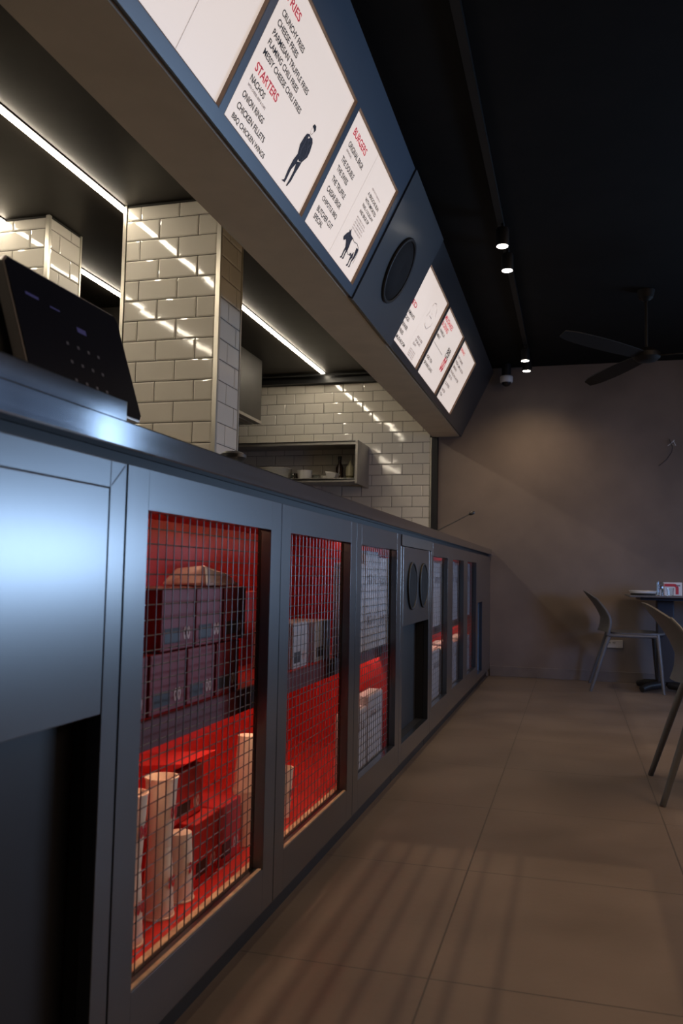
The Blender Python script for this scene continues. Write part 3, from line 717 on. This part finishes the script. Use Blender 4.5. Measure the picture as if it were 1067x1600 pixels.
# ------------------------------------------------------------------ dining side: track lamps, fan, camera
CZ = H+.0595
setp(build('light_track', MB().box(.325, .357, -1.0, 7.42, CZ-.03, CZ), 'fan'), 'thin black lighting track running along the dining ceiling', 'track')
nm = {4.29: 'nearest of the four lit ones', 4.647: 'second from the camera', 6.668: 'third from the camera', 7.008: 'closest to the back wall'}
for x, y in ((.352, 4.29), (.350, 4.647), (.338, 6.668), (.332, 7.008)):
    t = thing('track_lamp', (x, y, 2.575), 'black cylindrical track lamp with a glowing white face, %s' % nm[y], 'lamp', 'track lamps on the dining ceiling')
    build('housing', MB().lathe([(.030, 0), (.034, .0), (.034, .085), (.030, .095), (.002, .096)], (x, y, 2.576), 28), 'black', t, smooth=True)
    build('lamp_face', MB().lathe([(.029, 0), (.029, .004), (.002, .0041)], (x, y, 2.5745), 28), 'bulb', t)
    build('bracket', MB().box(x-.006, x+.006, y-.012, y+.012, 2.672, CZ-.0305), 'black', t)
t = thing('ceiling_fan', (1.159, 5.595, 2.29), 'black three-bladed ceiling fan hanging from a thin rod', 'fan')
hx, hy = 1.159, 5.595
build('down_rod', MB().tube([(hx, hy, 2.345), (hx, hy, CZ-.001)], .010, 10), 'fan', t, smooth=True)
build('canopy', MB().lathe([(.02, -.07), (.045, -.05), (.055, -.001), (.002, 0)], (hx, hy, CZ), 24), 'fan', t, smooth=True)
build('motor', MB().lathe([(.02, -.035), (.06, -.030), (.085, -.008), (.085, .02), (.05, .045), (.018, .06), (.002, .061)], (hx, hy, 2.29), 28), 'fan', t, smooth=True)
for ang in (230.4, 115.9, -6):
    a = math.radians(ang); ca, sa = math.cos(a), math.sin(a)
    def q(r, w_, z): return (hx+r*ca-w_*sa, hy+r*sa+w_*ca, 2.29+z)
    bl = MB(); N_ = 8
    for i in range(N_+1):
        r = .085+.72*i/N_; wd = .032+.030*math.sin(PI*min(1, (i/N_)*.8+.1)); 
        if i == N_: wd *= .55
        bl.v += [q(r, -wd, -.012), q(r, wd, .012), q(r, wd, .018), q(r, -wd, -.006)]
    for i in range(N_):
        for j in range(4): bl.f.append((4*i+j, 4*i+(j+1) % 4, 4*i+4+(j+1) % 4, 4*i+4+j))
    bl.f += [(3, 2, 1, 0), (4*N_, 4*N_+1, 4*N_+2, 4*N_+3)]
    build('blade', bl, 'fan', t, smooth=True)
t = thing('security_camera', (.142, 7.33, 2.56), 'small white dome security camera under the ceiling by the back wall', 'camera')
build('mount', MB().lathe([(.040, 0), (.040, CZ-2.622), (.002, CZ-2.6215)], (.142, 7.33, 2.621), 24), 'black', t, smooth=True)
build('housing', MB().lathe([(.050, 0), (.056, .008), (.056, .050), (.048, .058), (.002, .060)], (.142, 7.33, 2.560), 28), 'plastic_white', t, smooth=True)
build('dome', MB().lathe([(.002, -.032), (.020, -.028), (.036, -.014), (.042, .002), (.002, .003)], (.142, 7.33, 2.557), 24), 'screen', t, smooth=True)

# unseen slatted light box, added to cast the striped floor patch
t = thing('added_stripe_light', (.40, 1.35, 2.45), 'unseen black slatted light box added over the aisle to stripe the floor', 'lamp')
lb = MB(); lx, ly, lz = .40, 1.35, 2.45
lb.box(lx-.10, lx-.0185, ly-.10, ly+.079, lz, lz+.004); lb.box(lx+.030, lx+.10, ly-.10, ly+.079, lz, lz+.004)
lb.box(lx-.10, lx+.10, ly+.079, ly+.13, lz, lz+.004); lb.box(lx-.10, lx+.10, ly-.14, ly-.10, lz, lz+.004)
lb.box(lx-.104, lx-.10, ly-.14, ly+.13, lz, CZ-.031); lb.box(lx+.10, lx+.104, ly-.14, ly+.13, lz, CZ-.031)
lb.box(lx-.104, lx+.104, ly-.144, ly-.14, lz, CZ-.031); lb.box(lx-.104, lx+.104, ly+.13, ly+.134, lz, CZ-.031)
build('housing', lb, 'black', t)
lv = MB()
for x in (-.0150, -.0110, -.0070, -.0020, .0030, .0085): lv.box(lx+x-.0005, lx+x+.0005, ly-.10, ly+.079, lz, lz+.003)
build('stripe_bars', lv, 'black', t)
spot('floor_stripe_beam', (lx, ly, 2.60), (lx, ly, 0), 46, WARM, 80, .3, .0008)

# wall fittings
t = thing('wall_socket', (1.038, D, .31), 'beige double wall socket low on the plaster wall behind the far chair', 'socket')
build('plate', MB().box(.955, 1.105, D-.010, D-.0005, .285, .350), 'socket', t, bevel=.002)
hs = MB()
for x in (.995, 1.035): 
    for dx in (-.007, .007): hs.box(x+dx-.003, x+dx+.003, D-.0112, D-.0102, .322, .332)
build('holes', hs, 'dark', t)
t = thing('loose_wires', (1.50, D, 2.0), 'tangle of thin loose pale wires sprouting from the upper plaster wall', 'wires')
for k, pts in enumerate(([(1.50, D-.005, 2.01), (1.52, D-.05, 2.03), (1.49, D-.06, 2.0), (1.47, D-.045, 1.985)],
                         [(1.50, D-.005, 2.01), (1.48, D-.06, 2.04), (1.505, D-.07, 1.97), (1.50, D-.05, 1.93), (1.46, D-.03, 1.87), (1.40, D-.012, 1.82)],
                         [(1.505, D-.005, 2.0), (1.53, D-.06, 1.985), (1.51, D-.08, 2.02)])):
    build('wire', MB().tube(pts, .0028, 6), 'plastic_white' if k != 1 else 'black', t, smooth=True)

# ------------------------------------------------------------------ chairs
def chair(loc, label, rz=0):
    t = thing('dining_chair', loc, label, 'chair', 'grey moulded dining chairs', rz)
    # local frame: +x is where the sitter faces, rear feet at x=0
    st = MB(); n = 14; vs = []
    for lay, (dz, k) in enumerate(((0, 1.0), (-.012, 1.0), (-.026, .90))):
        for i in range(n*2):
            a = PI*i/n; cx = math.copysign(abs(math.cos(a))**.55, math.cos(a)); sy = math.copysign(abs(math.sin(a))**.55, math.sin(a))
            dip = -.006 if lay == 0 else 0
            vs.append((.345+.215*cx*k, .215*sy*k, .452+dz))
    m_ = 2*n
    top = [(.345+.12*math.cos(PI*i/n), .12*math.sin(PI*i/n), .444) for i in range(m_)]
    st.add(vs+top, [(i, (i+1) % m_, m_*3+(i+1) % m_, m_*3+i) for i in range(m_)]+[tuple(range(m_*3, m_*4))] +
           [(m_*(l+1)+i, m_*(l+1)+(i+1) % m_, m_*l+(i+1) % m_, m_*l+i) for l in range(2) for i in range(m_)]+[tuple(range(m_*3-1, m_*2-1, -1))])
    build('seat', st, 'chair', t, smooth=True, local=True)
    def rail(z):   # x of the side rail at height z
        pts = [(.43, .135), (.50, .155), (.56, .155), (.62, .125), (.68, .080), (.73, .035), (.765, .008)]
        for (a, xa), (b, xb) in zip(pts, pts[1:]):
            if z <= b: return xa+(xb-xa)*(z-a)/(b-a)
        return pts[-1][1]
    bk_ = MB(); nz, ny = 12, 14; rows = []
    for side in (0, 1):
        for i in range(nz+1):
            for j in range(ny+1):
                y = -1+2*j/ny
                z = .455+(.765-.455)*i/nz
                hw = .215*(1-.18*((z-.455)/.31)**3)
                zz = z+(-.055*(abs(y)**3))*(i/nz)**2
                bulge = .070*(1-y*y)*(1-.35*i/nz)
                bk_.v.append((rail(zz)-bulge-(.012 if side else 0), y*hw, zz))
    q_ = (nz+1)*(ny+1)
    for i in range(nz):
        for j in range(ny):
            a = i*(ny+1)+j; bk_.f.append((a, a+1, a+ny+2, a+ny+1)); bk_.f.append((q_+a+ny+1, q_+a+ny+2, q_+a+1, q_+a))
    for i in range(nz):
        for j in (0, ny):
            a = i*(ny+1)+j; f = (a, a+ny+1, q_+a+ny+1, q_+a); bk_.f.append(f if j == 0 else f[::-1])
    for j in range(ny):
        for i in (0, nz):
            a = i*(ny+1)+j; f = (a+1, a, q_+a, q_+a+1); bk_.f.append(f if i == 0 else f[::-1])
    build('backrest', bk_, 'chair', t, smooth=True, local=True)
    for s in (-1, 1):
        rp = [(.132, s*.205, .43)]; rd = [.015]
        for i in range(0, nz+1):
            z = .455+.31*i/nz; hw = .215*(1-.18*((z-.455)/.31)**3); zz = z-.055*(i/nz)**2
            rp.append((rail(zz)-.006, s*(hw-.002), zz)); rd.append(.0135-.0065*i/nz)
        build('back_rail', MB().tube(rp, rd, 10), 'chair', t, smooth=True, local=True)
        build('leg', MB().tube([(.150, s*.195, .445), (.118, s*.205, .36), (.002, s*.262, .001)], [.017, .016, .012], 12), 'chair', t, smooth=True, local=True)
        build('leg', MB().tube([(.495, s*.190, .440), (.530, s*.262, .001)], [.016, .011], 12), 'chair', t, smooth=True, local=True)
        build('seat_rail', MB().tube([(.135, s*.205, .428), (.32, s*.212, .426), (.505, s*.190, .428)], .013, 10), 'chair', t, smooth=True, local=True)
    return t
c1 = chair((.830, 7.035, 0), 'grey moulded plastic chair drawn up to the table by the back wall')
dup(c1, (1.030, 3.735, 0), 'grey moulded plastic chair nearest the camera, cut off by the right edge')

# table by the wall
t = thing('dining_table', (1.36, 7.05, 0), 'small dark cafe table on a pedestal against the back wall', 'table')
build('tabletop', MB().box(1.115, 1.95, 6.72, 7.38, .728, .742), 'chair', t, bevel=.003)
build('under_frame', MB().box(1.20, 1.88, 6.80, 7.30, .705, .7275), 'black', t)
build('pedestal', MB().box(1.335, 1.46, 6.98, 7.11, .07, .704), 'niche', t, bevel=.008)
for a in (45, 135, 225, 315):
    ca, sa = math.cos(math.radians(a)), math.sin(math.radians(a))
    build('foot', MB().tube([(1.40+.04*ca, 7.045+.04*sa, .050), (1.40+.20*ca, 7.045+.20*sa, .040), (1.40+.27*ca, 7.045+.27*sa, .026)], [.034, .028, .024], 12), 'black', t, smooth=True)
TZ = .7425
t = thing('serving_dish', (1.215, 6.86, TZ), 'long shallow white dish with a dark rim below, at the left of the table', 'dish')
build('dish', MB().lathe([(.07, .012), (.095, .016), (.105, .034), (.101, .034), (.090, .020), (.002, .018)], (1.222, 6.87, TZ), 36), 'white', t, smooth=True)
build('coaster', MB().lathe([(.090, 0), (.092, .010), (.002, .011)], (1.222, 6.87, TZ), 36), 'black', t, smooth=True)
t = thing('salt_shaker', (1.362, 6.80, TZ), 'small clear glass shaker with a pinkish filling, right of the white dish', 'shaker')
build('glass', MB().lathe([(.014, 0), (.015, .045), (.010, .055), (.002, .056)], (1.352, 6.80, TZ), 20), 'glass', t, smooth=True)
build('lid', MB().lathe([(.012, .0565), (.012, .070), (.002, .075)], (1.352, 6.80, TZ), 20), 'steel', t, smooth=True)
setp(build('water_glass', MB().lathe([(.026, 0), (.030, .105), (.028, .105), (.024, .006), (.002, .005)], (1.350, 6.90, TZ), 24), 'glass', smooth=True), 'upside down clear water glass behind the shaker', 'glass')
setp(build('water_glass', MB().lathe([(.022, 0), (.026, .06), (.024, .06), (.020, .006), (.002, .005)], (1.412, 6.78, TZ), 24), 'glass', smooth=True), 'short clear glass standing in front of the red and white card', 'glass')
t = thing('table_card', (1.45, 6.95, TZ), 'white table card holder with a thick red curved band', 'card holder')
build('card', MB().box(1.385, 1.515, 6.94, 6.97, TZ, .845), 'plastic_white', t, bevel=.002)
rb = MB(); rb.box(1.386, 1.455, 6.9385, 6.9397, .812, .834)
vs = []; K = 10
for i in range(K+1):
    a = PI/2*(1-i/K)
    for r in (.012, .034): vs.append((1.455+r*math.cos(a), 6.9389, .800+r*math.sin(a)))
rb.add(vs, [(2*i, 2*i+1, 2*i+3, 2*i+2) for i in range(K)]); rb.box(1.467, 1.489, 6.9385, 6.9397, TZ+.01, .800)
build('red_band', rb, 'inkred', t)
build('printed_text', MB().box(1.472, 1.500, 6.9370, 6.9380, .815, .826), 'inkgrey', t)
